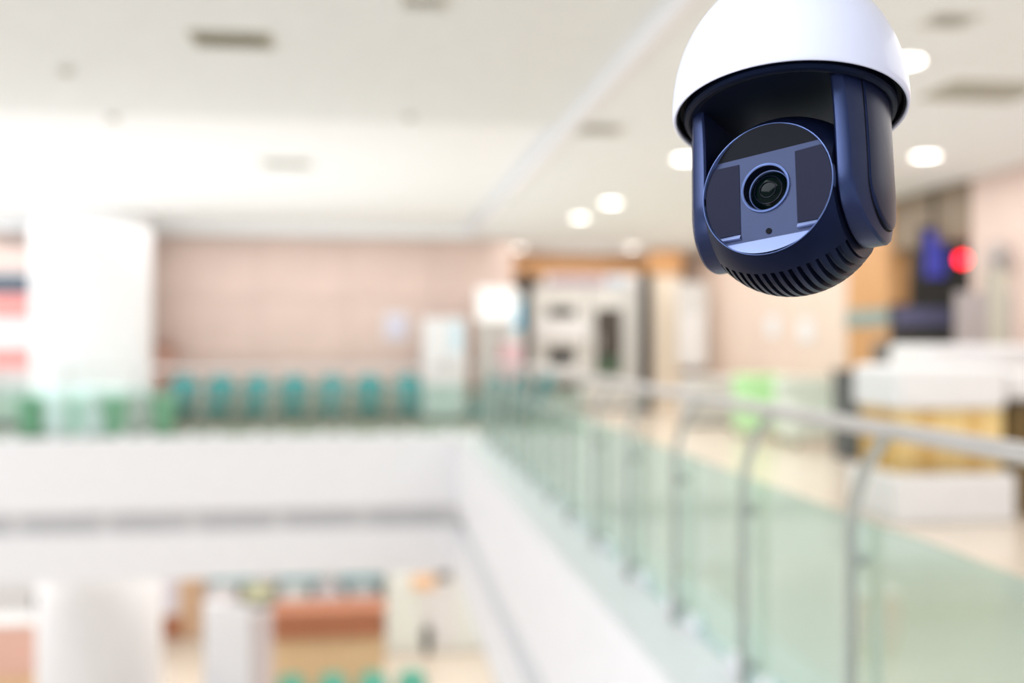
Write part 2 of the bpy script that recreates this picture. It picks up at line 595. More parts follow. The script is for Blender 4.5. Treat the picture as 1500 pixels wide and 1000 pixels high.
# ------------------------------------------------------------------ waiting chairs
def make_chair(name, label, group, m):
    t = thing(name, (0, 0, 0), label, 'chair', group)
    # seat shell: faces -y
    bm = bmesh.new()
    nx, ny = 8, 6
    g = []
    for j in range(ny + 1):
        for i in range(nx + 1):
            u = -1 + 2 * i / nx
            v = j / ny
            g.append(bm.verts.new((u * 0.24 * (1 - 0.08 * (1 - v)), -0.25 + 0.45 * v, 0.45 - 0.025 * (1 - u * u) * math.sin(PI * v) - 0.16 * max(0, 0.2 - v) / 0.2)))
    for j in range(ny):
        for i in range(nx):
            a = j * (nx + 1) + i
            bm.faces.new((g[a], g[a + 1], g[a + nx + 2], g[a + nx + 1]))
    s = obj('seat', bm, m, t, smooth=True)
    md = s.modifiers.new('thick', 'SOLIDIFY')
    md.thickness = 0.03
    # back shell, rounded top corners
    bm = bmesh.new()
    g = []
    for j in range(9):
        v = j / 8
        hw = 0.245 if v < 0.6 else 0.245 * math.sqrt(max(0.06, 1 - ((v - 0.6) / 0.43) ** 2 * 0.75))
        for i in range(nx + 1):
            u = -1 + 2 * i / nx
            g.append(bm.verts.new((u * hw, 0.2 + 0.10 * v - 0.04 * u * u, 0.47 + 0.44 * v)))
    for j in range(8):
        for i in range(nx):
            a = j * (nx + 1) + i
            bm.faces.new((g[a], g[a + 1], g[a + nx + 2], g[a + nx + 1]))
    s = obj('backrest', bm, m, t, smooth=True)
    md = s.modifiers.new('thick', 'SOLIDIFY')
    md.thickness = 0.025
    for sx in (-1, 1):
        for sy in (-1, 1):
            bm = bmesh.new()
            tube(bm, [(sx * 0.19, sy * 0.17 - 0.02, 0.43), (sx * 0.22, sy * 0.21 - 0.02, 0.0)], 0.014, 8)
            obj('leg', bm, M['post'], t, smooth=True)
        bm = bmesh.new()
        tube(bm, [(sx * 0.25, 0.22, 0.66), (sx * 0.265, -0.12, 0.66), (sx * 0.255, -0.18, 0.62), (sx * 0.23, -0.18, 0.44)], 0.014, 8)
        obj('armrest', bm, M['dark'], t, smooth=True)
    return t


teal0 = make_chair('waiting_chair', 'teal chair nearest the white column in the row along the pink wall', 'teal chairs along the pink back wall', M['teal'])
ords = ['second', 'third', 'fourth', 'fifth', 'sixth']
teal_px = (266, 321, 376, 430, 485, 541, 597)
for i, px in enumerate(teal_px):
    loc = (X(px, 18.0), 18.0, 0)
    if i == 0:
        teal0.location = loc
    else:
        dup(teal0, loc, random.uniform(-0.06, 0.06), 'teal chair by the white cabinet, last of the row along the pink wall' if i == 6 else
            '%s teal chair from the white column in the row along the pink wall' % ords[i - 1])
for px, Y, rz, lb in ((712, 17.2, -0.9, 'teal chair turned sideways, beside the white cabinet behind the glass corner'),
                      (748, 17.6, -1.0, 'teal chair turned sideways, middle one behind the glass corner'),
                      (786, 18.0, -1.1, 'teal chair turned sideways, the one closest to the service booths')):
    c = dup(teal0, (X(px, Y), Y, 0), rz, lb)
    c['group'] = 'teal chairs behind the glass corner'


def ottoman(px, Y, m, label, h=0.62, r=0.21):
    t = thing('round_stool', (X(px, Y), Y, 0), label, 'stool', 'round green stools by the white column')
    bm = bmesh.new()
    lathe(bm, [(0, h), (r * 0.9, h), (r, h - 0.03), (r, h - 0.11), (r * 0.95, h - 0.13), (0, h - 0.13)], 28)
    obj('cushion', bm, m, t, smooth=True)
    bm = bmesh.new()
    lathe(bm, [(0, h - 0.13), (r * 0.93, h - 0.13), (r * 0.72, 0.03), (0, 0.03)], 28)
    obj('drum', bm, m, t, smooth=True)
    bm = bmesh.new()
    lathe(bm, [(0, 0.03), (r * 0.7, 0.03), (r * 0.7, 0), (0, 0)], 28)
    obj('foot', bm, M['dark'], t)
    return t


ottoman(46, 17.1, M['green'], 'round green stool beyond the column, next to the vending machine')
ottoman(110, 16.95, M['green'], 'round green stool standing directly in front of the white column')
ottoman(168, 17.0, M['green'], 'round green stool at the shaded side of the white column')
ottoman(240, 17.4, M['green'], 'round green stool next to the first teal chair')

# ------------------------------------------------------------------ objects along the back wall
x0, x1 = X(620, 19.2), X(682, 19.2)
t = thing('tall_cabinet', ((x0 + x1) / 2, 19.2, 0), 'tall white cabinet with two doors against the pink wall', 'cabinet')
w = (x1 - x0) / 2
box('body', -w, w, 0, 0.55, 0.08, 1.95, M['lgrey'], t, bevel=0.01)
for s in (-1, 1):
    d = box('door', min(0.004 * s, w * s), max(0.004 * s, w * s), -0.02, 0.0, 0.12, 1.92, M['white'], t, bevel=0.006)
    box('handle', 0.03 * s - 0.01, 0.03 * s + 0.01, -0.05, -0.02, 0.95, 1.15, M['post'], d)
box('base', -w + 0.03, w - 0.03, 0.03, 0.5, 0, 0.08, M['dark'], t)
box('poster', 0.10, w - 0.06, -0.026, -0.02, 1.30, 1.86, mat('pale_blue_sheet', '#cfe6f2', 0.5), t)

t = thing('wall_notice', (X(580, 20.0), 20.015, Z(580, 478, 20.0)), 'small pale lilac notice on the pink wall above the teal chairs', 'notice')
box('frame', -0.22, 0.22, -0.025, 0, -0.26, 0.26, M['white'], t, bevel=0.006)
box('sheet', -0.18, 0.18, -0.03, -0.025, -0.22, 0.22, mat('lilac_sheet', '#d6d3e4', 0.5), t)

# low timber stand beside the column
xs = X(232, 19.4)
t = thing('timber_lectern', (xs, 19.4, 0), 'reddish timber lectern between the column and the pink wall', 'lectern')
box('body', -0.22, 0.22, 0, 0.4, 0.05, 1.42, mat('dusty_terracotta', '#cda394', 0.5), t, bevel=0.02)
box('top', -0.26, 0.26, -0.05, 0.45, 1.42, 1.46, M['brown'], t, bevel=0.01)
box('foot', -0.25, 0.25, -0.03, 0.43, 0, 0.05, M['dark'], t)

# vending machine left of the column
xa, xb = X(-40, 18.9), X(54, 18.9)
t = thing('vending_machine', ((xa + xb) / 2, 18.9, 0), 'red and white vending machine with dark screen, beyond the white column', 'vending machine')
w = (xb - xa) / 2
zz = lambda py: Z(20, py, 18.9)
box('body', -w, w, 0, 0.8, 0.08, zz(365), M['lgrey'], t, bevel=0.02)
box('header', -w, w, -0.03, 0, zz(392), zz(368), mat('header_print', '#dcc0b8', 0.5), t)
box('screen', -w + 0.02, w - 0.02, -0.04, 0, zz(431), zz(401), mat('slate_screen', '#5d6673', 0.25), t, bevel=0.01)
box('red_panel', -w, w, -0.03, 0, zz(466), zz(432), M['red'], t)
box('white_panel', -w, w, -0.03, 0, zz(510), zz(467), M['white'], t)
box('lower_panel', -w, w, -0.03, 0, zz(545), zz(512), M['red'], t)
box('delivery_slot', -w + 0.1, w - 0.1, -0.02, 0, 0.2, 0.55, M['sage'], t)
box('foot', -w + 0.05, w - 0.05, 0.03, 0.75, 0, 0.08, M['dark'], t)

# standing sign with light box
ys = 19.3
xa, xb = X(699, ys), X(757, ys)
t = thing('standing_sign', ((xa + xb) / 2, ys, 0), 'bright white lit sign box on a pale post beside the pink wall', 'sign')
w = (xb - xa) / 2
box('light_box', -w, w, -0.05, 0.12, Z(725, 471, ys), Z(725, 421, ys), M['lamp_white'], t, bevel=0.02)
box('post', -w + 0.05, -0.05, 0, 0.08, 0.05, Z(725, 471, ys), M['grey'], t, bevel=0.01)
box('base', -w, w, -0.15, 0.25, 0, 0.05, M['grey'], t, bevel=0.01)

ys = 20.6
xa, xb = X(741, ys), X(770, ys)
t = thing('banner_stand', ((xa + xb) / 2 - 0.22, 19.7, 0), 'slim banner with a blue corner and pink foot beside the lit sign', 'banner')
w = 0.24
box('sheet', -w, w, 0, 0.015, 0.1, 2.4, M['lgrey'], t)
box('blue_print', 0.02, w, -0.004, 0, 1.75, 2.3, M['blue'], t)
box('pink_print', -w + 0.02, w - 0.02, -0.004, 0, 0.75, 1.45, mat('pink_print', '#ecc6ce', 0.5), t)
box('base', -w, w, -0.08, 0.10, 0, 0.1, M['post'], t, bevel=0.02)

# ------------------------------------------------------------------ service booths below the wood lintel
YB = 22.0
bxx = lambda px: X(px, YB)
bzz = lambda py: Z(860, py, YB)


def booth(name, px0, px1, label, build):
    xm = (bxx(px0) + bxx(px1)) / 2
    t = thing(name, (xm, YB, 0), label, 'booth', 'service booths under the wood lintel')
    build(t, lambda px: bxx(px) - xm, (bxx(px1) - bxx(px0)) / 2)
    return t


def b_left(t, lx, w):
    box('body', -w, w, 0, 0.8, 0.05, bzz(420), M['booth'], t, bevel=0.02)
    box('card_slot', lx(803), lx(842), -0.03, 0, bzz(464), bzz(449), M['booth_dark'], t)
    box('white_shelf', lx(781), lx(861), -0.10, 0, bzz(499), bzz(469), M['white'], t, bevel=0.02)
    box('screen', lx(803), lx(842), -0.03, 0, bzz(535), bzz(509), M['booth_dark'], t, bevel=0.01)
    box('tray', lx(803), lx(844), -0.03, 0, bzz(574), bzz(558), mat('olive_tray', '#4f4636', 0.5), t)
    box('foot', -w + .05, w - .05, 0.05, 0.75, 0, 0.05, M['booth_dark'], t)


def b_right(t, lx, w):
    box('body', -w, w, 0, 0.8, 0.05, bzz(420), M['booth'], t, bevel=0.02)
    d = box('door', lx(872), lx(911), -0.03, 0, bzz(549), bzz(452), mat('smoked_glass', '#4d4843', 0.25), t, bevel=0.01)
    box('handle', lx(876), lx(879), -0.07, -0.03, bzz(510), bzz(490), M['steel'], d)
    box('leaflet_panel', lx(873), lx(910), -0.036, -0.03, bzz(546), bzz(523), mat('deep_green_print', '#46614c', 0.4), t)
    box('foot', -w + .05, w - .05, 0.05, 0.75, 0, 0.05, M['booth_dark'], t)


booth('service_booth', 778, 861, 'grey self service booth with white shelf and two dark slots', b_left)
booth('service_booth', 863, 937, 'grey booth with a tall smoked glass door, beside the slotted booth', b_right)
t = thing('booth_header', (bxx(868), YB - 0.05, bzz(420)), 'white header box spanning the tops of both service booths', 'sign')
w = (bxx(935) - bxx(800)) / 2
box('light_box', -w, w, 0, 0.5, 0.0, 0.0 + bzz(400) - bzz(418), M['white'], t, bevel=0.01)
box('printed_strip', -w + 0.05, 0.3, -0.01, 0, 0.03, bzz(401) - bzz(418), M['lilac'], t)
box('blue_emblem', 0.36, 0.66, -0.012, 0, 0.03, bzz(401) - bzz(418), mat('pale_blue_print', '#b7c9dd', 0.5), t)
for px, lb, tilt in ((771, 'slim dark panel standing at the sign side of the booths', 0.0), (947, 'slim dark panel standing at the cream pillar side of the booths', 0.0)):
    t = thing('dark_panel', (X(px, 21.5), 21.5, 0), lb, 'panel', 'dark panels beside the service booths')
    box('sheet', -0.12, 0.12, 0, 0.05, 0.04, Z(px, 398, 21.5), M['booth_dark'], t)
    box('base', -0.12, 0.12, -0.1, 0.15, 0, 0.04, M['black'], t)

t = thing('cream_pillar', (X(978, 21.8), 21.8, 0), 'cream and pale orange pillar beside the dark panel', 'pillar')
box('shaft', -0.30, 0.30, 0, 0.5, 0.0, 3.5, M['cream'], t, bevel=0.02)
box('wood_edge', 0.16, 0.30, -0.02, 0, 0.0, 2.2, mat('pale_orange', '#f4d9b4', 0.5), t)
box('capital', -0.34, 0.34, -0.03, 0.5, 2.95, 3.5, M['wood'], t, bevel=0.01)

t = thing('display_board', (X(1015, 21.0), 21.0, 0), 'white display board on a grey leg behind the pale bench', 'board')
box('board', -0.28, 0.28, 0, 0.03, 1.0, 2.1, M['white'], t, bevel=0.01)
box('backing', -0.34, 0.34, 0.03, 0.06, 0.95, 2.75, M['lgrey'], t)
box('leg', -0.04, 0.04, 0.02, 0.05, 0.04, 1.0, M['grey'], t)
box('foot', -0.25, 0.25, -0.15, 0.2, 0, 0.04, M['grey'], t)
t = thing('pink_pilaster', (X(1065, 23.6), 23.6, 0), 'tall pink stone pilaster between the display board and the wall', 'pilaster')
box('shaft', -0.35, 0.35, 0, 0.4, 0.1, 3.5, M['pink'], t, bevel=0.02)
box('plinth', -0.4, 0.4, -0.05, 0.45, 0, 0.1, M['grey'], t)

# white notices on the peach wall
for px, py, lb in ((1133, 478, 'pale notice on the peach wall, the farther of the two'), (1182, 484, 'white notice on the peach wall, the nearer of the two')):
    ang = YAW + math.atan((px - 750) / F)
    Y = 7.27 / math.tan(ang)
    t = thing('wall_notice', (7.265, Y, Z(px, py, Y)), lb, 'notice', 'notices on the peach wall')
    box('frame', -0.02, 0, -0.30, 0.30, -0.2, 0.2, M['lgrey'], t, bevel=0.005)
    box('sheet', -0.025, -0.02, -0.27, 0.27, -0.17, 0.17, M['white'], t)

# pale bench / desk
yb = 17.6
t = thing('reception_desk', (X(1052, yb), yb, 0), 'pale grey white desk beyond the handrail, before the pink pilaster', 'desk')
box('body', -0.55, 0.55, 0, 0.6, 0.06, 0.80, M['lgrey'], t, bevel=0.02)
box('worktop', -0.62, 0.62, -0.06, 0.66, 0.80, 0.86, M['white'], t, bevel=0.01)
box('front_panel', -0.5, 0.5, -0.02, 0, 0.15, 0.7, M['grey'], t)
box('foot', -0.5, 0.5, 0.04, 0.55, 0, 0.06, M['dark'], t)


def armchair(px, Y, m, label, w=0.42, rotz=0.0):
    t = thing('armchair', (X(px, Y), Y, 0), label, 'armchair', 'green armchairs by the peach wall', rotz)
    box('seat', -w + 0.12, w - 0.12, -0.38, 0.25, 0.12, 0.44, m, t, bevel=0.05, seg=4)
    box('backrest', -w, w, 0.2, 0.42, 0.12, 0.98, m, t, bevel=0.07, seg=4)
    for s in (-1, 1):
        box('armrest', min(s * w, s * (w - 0.13)), max(s * w, s * (w - 0.13)), -0.38, 0.22, 0.1, 0.62, m, t, bevel=0.05, seg=4)
        for sy in (-0.3, 0.33):
            bm = bmesh.new()
            cyl(bm, (s * (w - 0.07), sy, 0.06), 0.025, 0.12, n=12)
            obj('leg', bm, M['dark'], t)
    return t


armchair(1122, 15.4, M['lime'], 'bright lime green armchair beyond the handrail', 0.42)
armchair(1196, 14.2, M['sage'], 'pale sage armchair next to the lime green one', 0.50)

# dark cabinet before the wood pillar
yd = 12.2
t = thing('low_cabinet', (X(1278, yd), yd, 0), 'charcoal low cabinet in front of the orange wood pillar', 'cabinet')
w = 0.30
box('body', -w, w, 0, 0.5, 0.05, 1.1, mat('charcoal_blue', '#555b5d', 0.4), t, bevel=0.01)
box('top', -w - 0.02, w + 0.02, -0.03, 0.52, 1.1, 1.14, M['dark'], t, bevel=0.008)
for s in (-1, 1):
    d = box('door', min(0.004 * s, s * (w - 0.02)), max(0.004 * s, s * (w - 0.02)), -0.018, 0, 0.1, 1.06, mat('charcoal_door', '#5a6062', 0.4), t)
    box('handle', s * 0.04 - 0.008, s * 0.04 + 0.008, -0.04, -0.018, 0.55, 0.72, M['steel'], d)
box('plinth', -w + 0.02, w - 0.02, 0.02, 0.48, 0, 0.05, M['black'], t)

# shop screens and lamp
t = thing('led_sign', (X(1370, 12.5), 12.5, Z(1370, 372, 12.5)), 'upright glowing blue screen hung in the dark shop opening', 'sign')
box('housing', -0.20, 0.20, 0.01, 0.08, -0.36, 0.36, M['black'], t, bevel=0.01)
box('screen', -0.14, 0.14, 0, 0.01, -0.30, 0.30, M['led_blue'], t)
box('hanger', -0.02, 0.02, 0.03, 0.06, 0.36, 3.5 - Z(1370, 372, 12.5), M['black'], t)
t = thing('shop_counter', (X(1350, 12.9), 12.9, 0), 'dark counter with a dim blue printed strip inside the shop opening', 'counter')
box('body', -0.45, 0.45, 0, 0.5, 0.04, 1.5, mat('dark_grey_laminate', '#6b6a69', 0.4), t, bevel=0.01)
box('blue_strip', -0.38, 0.42, -0.01, 0, 1.72, 1.95, mat('dim_blue_print', '#73759a', 0.4), t)
box('upstand', -0.43, 0.43, 0, 0.06, 1.5, 2.0, M['dark'], t)
box('foot', -0.42, 0.42, 0.04, 0.46, 0, 0.04, M['black'], t)
t = thing('warning_lamp', (X(1410, 12.3), 12.3, Z(1410, 380, 12.3)), 'round glowing red lamp at the edge of the dark shop opening', 'lamp')
bm = bmesh.new()
cyl(bm, (0, 0, 0), 0.07, 0.04, 'y', 24)
obj('lens', bm, M['led_red'], t)
bm = bmesh.new()
cyl(bm, (0, 0.05, 0), 0.085, 0.06, 'y', 24)
obj('housing', bm, M['black'], t)
bm = bmesh.new()
tube(bm, [(0, 0.06, 0), (0, 0.06, 3.5 - Z(1410, 380, 12.3))], 0.012, 8)
obj('hanger', bm, M['black'], t)
# grey printed stand before pink wall
yg = 10.6
t = thing('roll_up_banner', (X(1446, yg), yg, 0), 'grey roll-up banner with a pale green stripe before the pink side wall', 'banner')
box('sheet', -0.38, 0.30, 0, 0.01, 0.08, 2.05, M['skin_grey'], t)
box('green_stripe', 0.02, 0.24, -0.004, 0, 0.3, 2.3, mat('pale_green_print', '#cfd0c2', 0.5), t)
box('base', -0.38, 0.38, -0.1, 0.12, 0, 0.08, M['post'], t, bevel=0.02)
box('pole', -0.02, 0.02, 0.015, 0.035, 0.08, 2.3, M['post'], t)
t = thing('wall_fan', (7.25, 11.06, Z(1470, 382, 11.06)), 'round grey fan on the pink wall above the white counter', 'fan')
bm = bmesh.new()
for rr in (0.24, 0.18, 0.11, 0.05):
    tube(bm, [(-0.12, rr * math.cos(a * PI / 12), rr * math.sin(a * PI / 12)) for a in range(25)], 0.008, 6)
obj('guard', bm, M['skin_grey'], t, smooth=True)
for kf in range(4):
    bm = bmesh.new()
    a = kf * PI / 2 + 0.3
    v = [bm.verts.new((-0.085 + 0.02 * q, math.cos(a + p) * r, math.sin(a + p) * r)) for (r, p, q) in ((0.04, -0.3, 0), (0.20, -0.42, 0), (0.22, 0.1, 1), (0.18, 0.45, 2), (0.04, 0.4, 1))]
    bm.faces.new(v)
    o = obj('blade', bm, M['grey'], t)
    o.modifiers.new('thick', 'SOLIDIFY').thickness = 0.004
bm = bmesh.new()
cyl(bm, (-0.04, 0, 0), 0.06, 0.10, 'x', 20)
obj('motor', bm, M['dark'], t)


# ------------------------------------------------------------------ white counters with golden skirts
def counter(px0, px1, Y, ztop, zmid, zlow, depth, label):
    xa, xb = X(px0, Y), X(px1, Y)
    w = (xb - xa) / 2
    t = thing('skirted_counter', ((xa + xb) / 2, Y, 0), label, 'counter', 'white counters with golden skirts')
    box('plinth', -w - 0.04, w + 0.04, -0.05, depth, 0, zlow, M['white'], t, bevel=0.03, seg=3)
    box('body', -w + 0.06, w - 0.06, 0.08, depth - 0.05, zlow, zmid, mat('golden_board', '#cda65f', 0.6), t)
    box('worktop', -w, w, 0.0, depth, zmid, ztop, M['white'], t, bevel=0.06, seg=4)
    n = 9
    for k in range(n):
        a = -w + 0.03 + k * (2 * w - 0.06) / n
        b = a + (2 * w - 0.06) / n - 0.012
        bm = bmesh.new()
        cols = 7
        g = []
        for q in range(cols):
            u = a + (b - a) * q / (cols - 1)
            yy = 0.045 + 0.018 * math.cos(2 * PI * q / (cols - 1) * 1.5)
            g.append((bm.verts.new((u, yy - 0.01, zlow + 0.005)), bm.verts.new((u, yy, zmid))))
        for p, q in zip(g, g[1:]):
            bm.faces.new((p[0], q[0], q[1], p[1]))
        o = obj('skirt_panel', bm, M['yellow'] if k % 4 != 2 else mat('dark_golden_cloth', '#e6bd74', 0.6), t, smooth=True)
        o.modifiers.new('thick', 'SOLIDIFY').thickness = 0.006
    return t


counter(1313, 1478, 7.95, 1.30, 0.93, 0.40, 0.8, 'white counter with golden pleated skirt, the nearer one by the handrail')
counter(1355, 1545, 9.0, 1.47, 1.0, 0.40, 0.7, 'taller white counter with golden skirt standing behind the nearer counter')
t = thing('side_counter', (X(1520, 8.1), 8.1, 0), 'white topped dark side unit joined to the end of the nearer counter', 'counter')
box('body', -0.22, 0.3, 0.05, 0.7, 0, 0.95, mat('olive_board', '#6d5a33', 0.6), t)
box('top', -0.25, 0.32, 0, 0.72, 1.0, 1.25, M['white'], t, bevel=0.05, seg=3)
box('dark_band', -0.23, 0.31, 0.02, 0.7, 0.95, 1.0, M['dark'], t)

# ------------------------------------------------------------------ lower hall
yl = 19.5
xa, xb = X(400, yl), X(563, yl)
zq = lambda py, Y=yl: Z(480, py, Y)
t = thing('service_counter', ((xa + xb) / 2, yl, FLOOR2), 'red brown timber counter with pale front in the lower hall', 'counter')
w = (xb - xa) / 2
o_ = -FLOOR2
box('body', -w, w, 0, 0.7, 0.05, zq(932) + o_, M['oak'], t, bevel=0.01)
box('upper_front', -w, w, -0.12, 0.7, zq(932) + o_, zq(897) + o_, M['brown'], t, bevel=0.01)
box('worktop', -w - 0.03, w + 0.03, -0.16, 0.75, zq(897) + o_, zq(893) + o_, M['brown'], t)
box('plinth', -w + 0.05, w - 0.05, 0.05, 0.65, 0, 0.05, M['dark'], t)

ysf = 23.6
xa, xb = X(300, ysf), X(560, ysf)
t = thing('file_shelf', ((xa + xb) / 2, ysf, FLOOR2), 'long pale grey shelf unit behind the timber counter', 'shelf')
w = (xb - xa) / 2
hz = Z(430, 852, ysf) - FLOOR2
box('back', -w, w, 0.35, 0.4, 0, hz, M['grey'], t)
for k in range(6):
    xk = -w + k * 2 * w / 5
    box('upright', xk - 0.02, xk + 0.02, 0, 0.35, 0, hz, M['skin_grey'], t)
for z in (0.3, 0.85, hz - 0.04):
    box('shelf_board', -w, w, 0, 0.35, z, z + 0.03, M['lgrey'], t)
fc = [('#e4e0e4', 'white'), ('#d3d6b0', 'yellow green'), ('#dcdcdc', 'grey'), ('#d6d0d6', 'lilac')]
fm = [mat('folder_%s' % n.replace(' ', '_'), h, 0.6) for h, n in fc]
for k in range(5):
    for q, lv in enumerate((0.88, 0.33)):
        x0_ = -w + k * 2 * w / 5 + 0.06
        ci = (k * 2 + q) % 4
        b = box('file_box', x0_ + (xa + xb) / 2, x0_ + (xa + xb) / 2 + 0.62, ysf + 0.03, ysf + 0.30, FLOOR2 + lv, FLOOR2 + lv + 0.34, fm[(k + q) % 4], bevel=0.01)
        tag(b, '%s file box on the %s shelf of the lower hall unit, %s bay' % (fc[(k + q) % 4][1], ('upper', 'lower')[q], ('first', 'second', 'middle', 'fourth', 'last')[k]), 'box', 'file boxes in the lower hall shelf')

for px, lb in ((340, 'teal hanging sign nearest the lower column'), (440, 'teal hanging sign above the middle of the timber counter'), (528, 'teal hanging sign next to the white lower partition'), (35, 'teal hanging sign above the counter beyond the lower column')):
    t = thing('hanging_sign', (X(px, 21.5), 21.5, Z(px, 846, 21.5)), lb, 'sign', 'teal signs hung under the lower soffit')
    box('panel', -0.45, 0.45, 0, 0.05, -0.12, 0.12, M['teal_sign'], t, bevel=0.006)
    for s in (-1, 1):
        bm = bmesh.new()
        cyl(bm, (s * 0.35, 0.025, 0.12 + (SOFF - Z(px, 846, 21.5) - 0.12) / 2), 0.01, SOFF - Z(px, 846, 21.5) - 0.12, n=8)
        obj('rod', bm, M['post'], t)

# free standing white partition with angled return
yp = 17.6
t = thing('partition_screen', (X(298, yp), yp, FLOOR2), 'white free standing partition with angled return in the lower hall', 'partition')
w = X(372, yp) - X(298, yp)
h0, h1 = Z(300, 880, yp) - FLOOR2, Z(372, 897, yp) - FLOOR2
bm = bmesh.new()
v = [bm.verts.new(p) for p in ((0, 0, 0.03), (w, -0.5, 0.03), (w, -0.5, h0), (0, 0, h0), (0.02, 0.06, 0.03), (w + 0.02, -0.44, 0.03), (w + 0.02, -0.44, h0), (0.02, 0.06, h0))]
for f in ((0, 3, 2, 1), (4, 5, 6, 7), (0, 1, 5, 4), (1, 2, 6, 5), (2, 3, 7, 6), (3, 0, 4, 7)):
    bm.faces.new([v[i] for i in f])
obj('front_sheet', bm, M['white'], t)
box('return_sheet', w, w + 0.34, -0.44, -0.38, 0.03, h0 - 0.12, mat('mauve_white', '#ddd2d2', 0.5), t)
box('foot', 0, 0.3, -0.2, 0.15, 0, 0.03, M['grey'], t)

# white wall unit to the side of the counter
yw = 22.0
xa, xb = X(566, yw), X(720, yw)
t = thing('white_kiosk', ((xa + xb) / 2, yw, FLOOR2), 'tall white panelled kiosk beyond the timber counter', 'kiosk')
w = (xb - xa) / 2
box('body', -w, w, 0, 0.8, 0.06, 2.9, mat('greenish_white', '#e6e9e4', 0.5), t, bevel=0.01)
for k in range(3):
    a = -w + 0.03 + k * (2 * w - 0.03) / 3
    box('panel', a, a + (2 * w - 0.03) / 3 - 0.03, -0.02, 0, 0.2, 2.5, M['lgrey'] if k == 1 else mat('pale_mint', '#e1e7e2', 0.5), t)
box('plinth', -w, w, 0.03, 0.78, 0, 0.06, M['grey'], t)
t = thing('wall_umbrella', (X(626, yw - 0.05), yw - 0.05, Z(626, 914, yw)), 'slim dark furled umbrella hung on the white kiosk', 'umbrella')
hh = Z(626, 914, yw) - Z(626, 970, yw)
bm = bmesh.new()
lathe(bm, [(0, -0.02), (0.05, -0.05), (0.12, -0.16), (0.10, -0.4 * hh), (0.05, -0.8 * hh), (0, -hh)], 16)
for vv in bm.verts:
    vv.co.y *= 0.35
obj('canopy', bm, M['black'], t, smooth=True)
bm = bmesh.new()
tube(bm, [(0, 0, -0.02), (0, 0, 0.08), (0.03, 0, 0.12), (0.06, 0, 0.08)], 0.012, 8)
obj('handle', bm, M['dark'], t, smooth=True)
t = thing('soffit_sign', (X(617, 21.3), 21.3, Z(617, 852, 21.3)), 'orange sign with a black end box hung under the lower soffit', 'sign')
box('orange_panel', -0.2, 0.3, 0, 0.1, -0.16, 0.12, M['orange'], t, bevel=0.02)
box('black_box', 0.32, 0.6, 0, 0.12, 0.0, 0.17, M['black'], t, bevel=0.01)
box('hanger', -0.02, 0.02, 0.04, 0.06, 0.12, SOFF - Z(617, 852, 21.3), M['post'], t)

# brown door bay behind the lower column
yd = 23.9
xa, xb = X(229, yd), X(300, yd)
t = thing('timber_door', ((xa + xb) / 2, yd, FLOOR2), 'timber door bay with poster, beside the lower column', 'door')
w = (xb - xa) / 2
hd = Z(260, 846, yd) - FLOOR2
box('surround', -w, w, 0.05, 0.15, 0, hd, M['oak'], t)
box('leaf', -w + 0.02, 0.02, 0, 0.05, 0.02, Z(250, 904, yd) - FLOOR2, M['brown'], t, bevel=0.008)
box('poster', -w + 0.1, -0.04, 0.03, 0.05, Z(250, 900, yd) - FLOOR2, Z(250, 849, yd) - FLOOR2, mat('lilac_white_sheet', '#dcd8e2', 0.5), t)
box('side_panel', 0.06, w - 0.02, 0, 0.05, 0.02, 1.35, mat('tan_panel', '#d2b090', 0.5), t)

# counter and monitor beyond the lower column
yl = 20.5
xa, xb = X(-70, yl), X(66, yl)
t = thing('pink_counter', ((xa + xb) / 2, yl, FLOOR2), 'dusty pink counter beyond the lower column', 'counter')
w = (xb - xa) / 2
zt = Z(20, 915, yl) - FLOOR2
box('front', -w, w, 0, 0.1, 0.35, zt, mat('dusty_pink', '#cfa698', 0.5), t, bevel=0.01)
box('body', -w, w, 0.1, 0.7, 0.05, zt, M['oak'], t)
box('base', -w + .04, w - .04, 0.06, 0.66, 0, 0.35, M['oak'], t)
box('worktop', -w - .02, w + .02, -0.05, 0.75, zt, zt + 0.04, M['lgrey'], t)
t = thing('monitor', (X(57, 20.8), 20.8, FLOOR2 + zt + 0.04), 'small dark monitor on the dusty pink counter', 'monitor')
box('screen', -0.13, 0.13, 0, 0.04, 0.16, 0.46, M['black'], t, bevel=0.01)
box('stand', -0.02, 0.02, 0.02, 0.05, 0.02, 0.2, M['black'], t)
box('foot', -0.09, 0.09, -0.04, 0.1, 0, 0.02, M['black'], t)
t = thing('wall_panel', (X(15, 24.4), 24.4, FLOOR2), 'bluish white wall board behind the dusty pink counter', 'board')
box('sheet', -1.3, 1.0, 0, 0.1, 0.2, 2.4, M['white'], t)
box('frame', -1.35, 1.05, 0.1, 0.15, 0.15, 2.45, M['lgrey'], t)

# lower hall chairs
blue0 = make_chair('waiting_chair', 'pale blue chair in the lower hall beside the round column', 'pale blue chairs in the lower hall', M['bluevinyl'])
blue0.location = (X(240, 16.8), 16.8, FLOOR2)
dup(blue0, (X(298, 16.8), 16.8, FLOOR2), 0.0, 'pale blue chair in the lower hall beside the white partition')
mint0 = make_chair('waiting_chair', 'mint green lower hall chair nearest the white partition', 'mint green chairs before the timber counter', mat('mint_plastic', '#63c0a8', 0.3, coat=0.3))
mint0.location = (X(425, 17.9), 17.9, FLOOR2)
dup(mint0, (X(487, 17.9), 17.9, FLOOR2), 0.04, 'mint green lower hall chair in the middle of its row')
dup(mint0, (X(545, 17.9), 17.9, FLOOR2), -0.05, 'mint green lower hall chair nearest the white kiosk')
dup(mint0, (X(604, 17.9), 17.9, FLOOR2), 0.02, 'mint green lower hall chair at the end, before the dark umbrella')


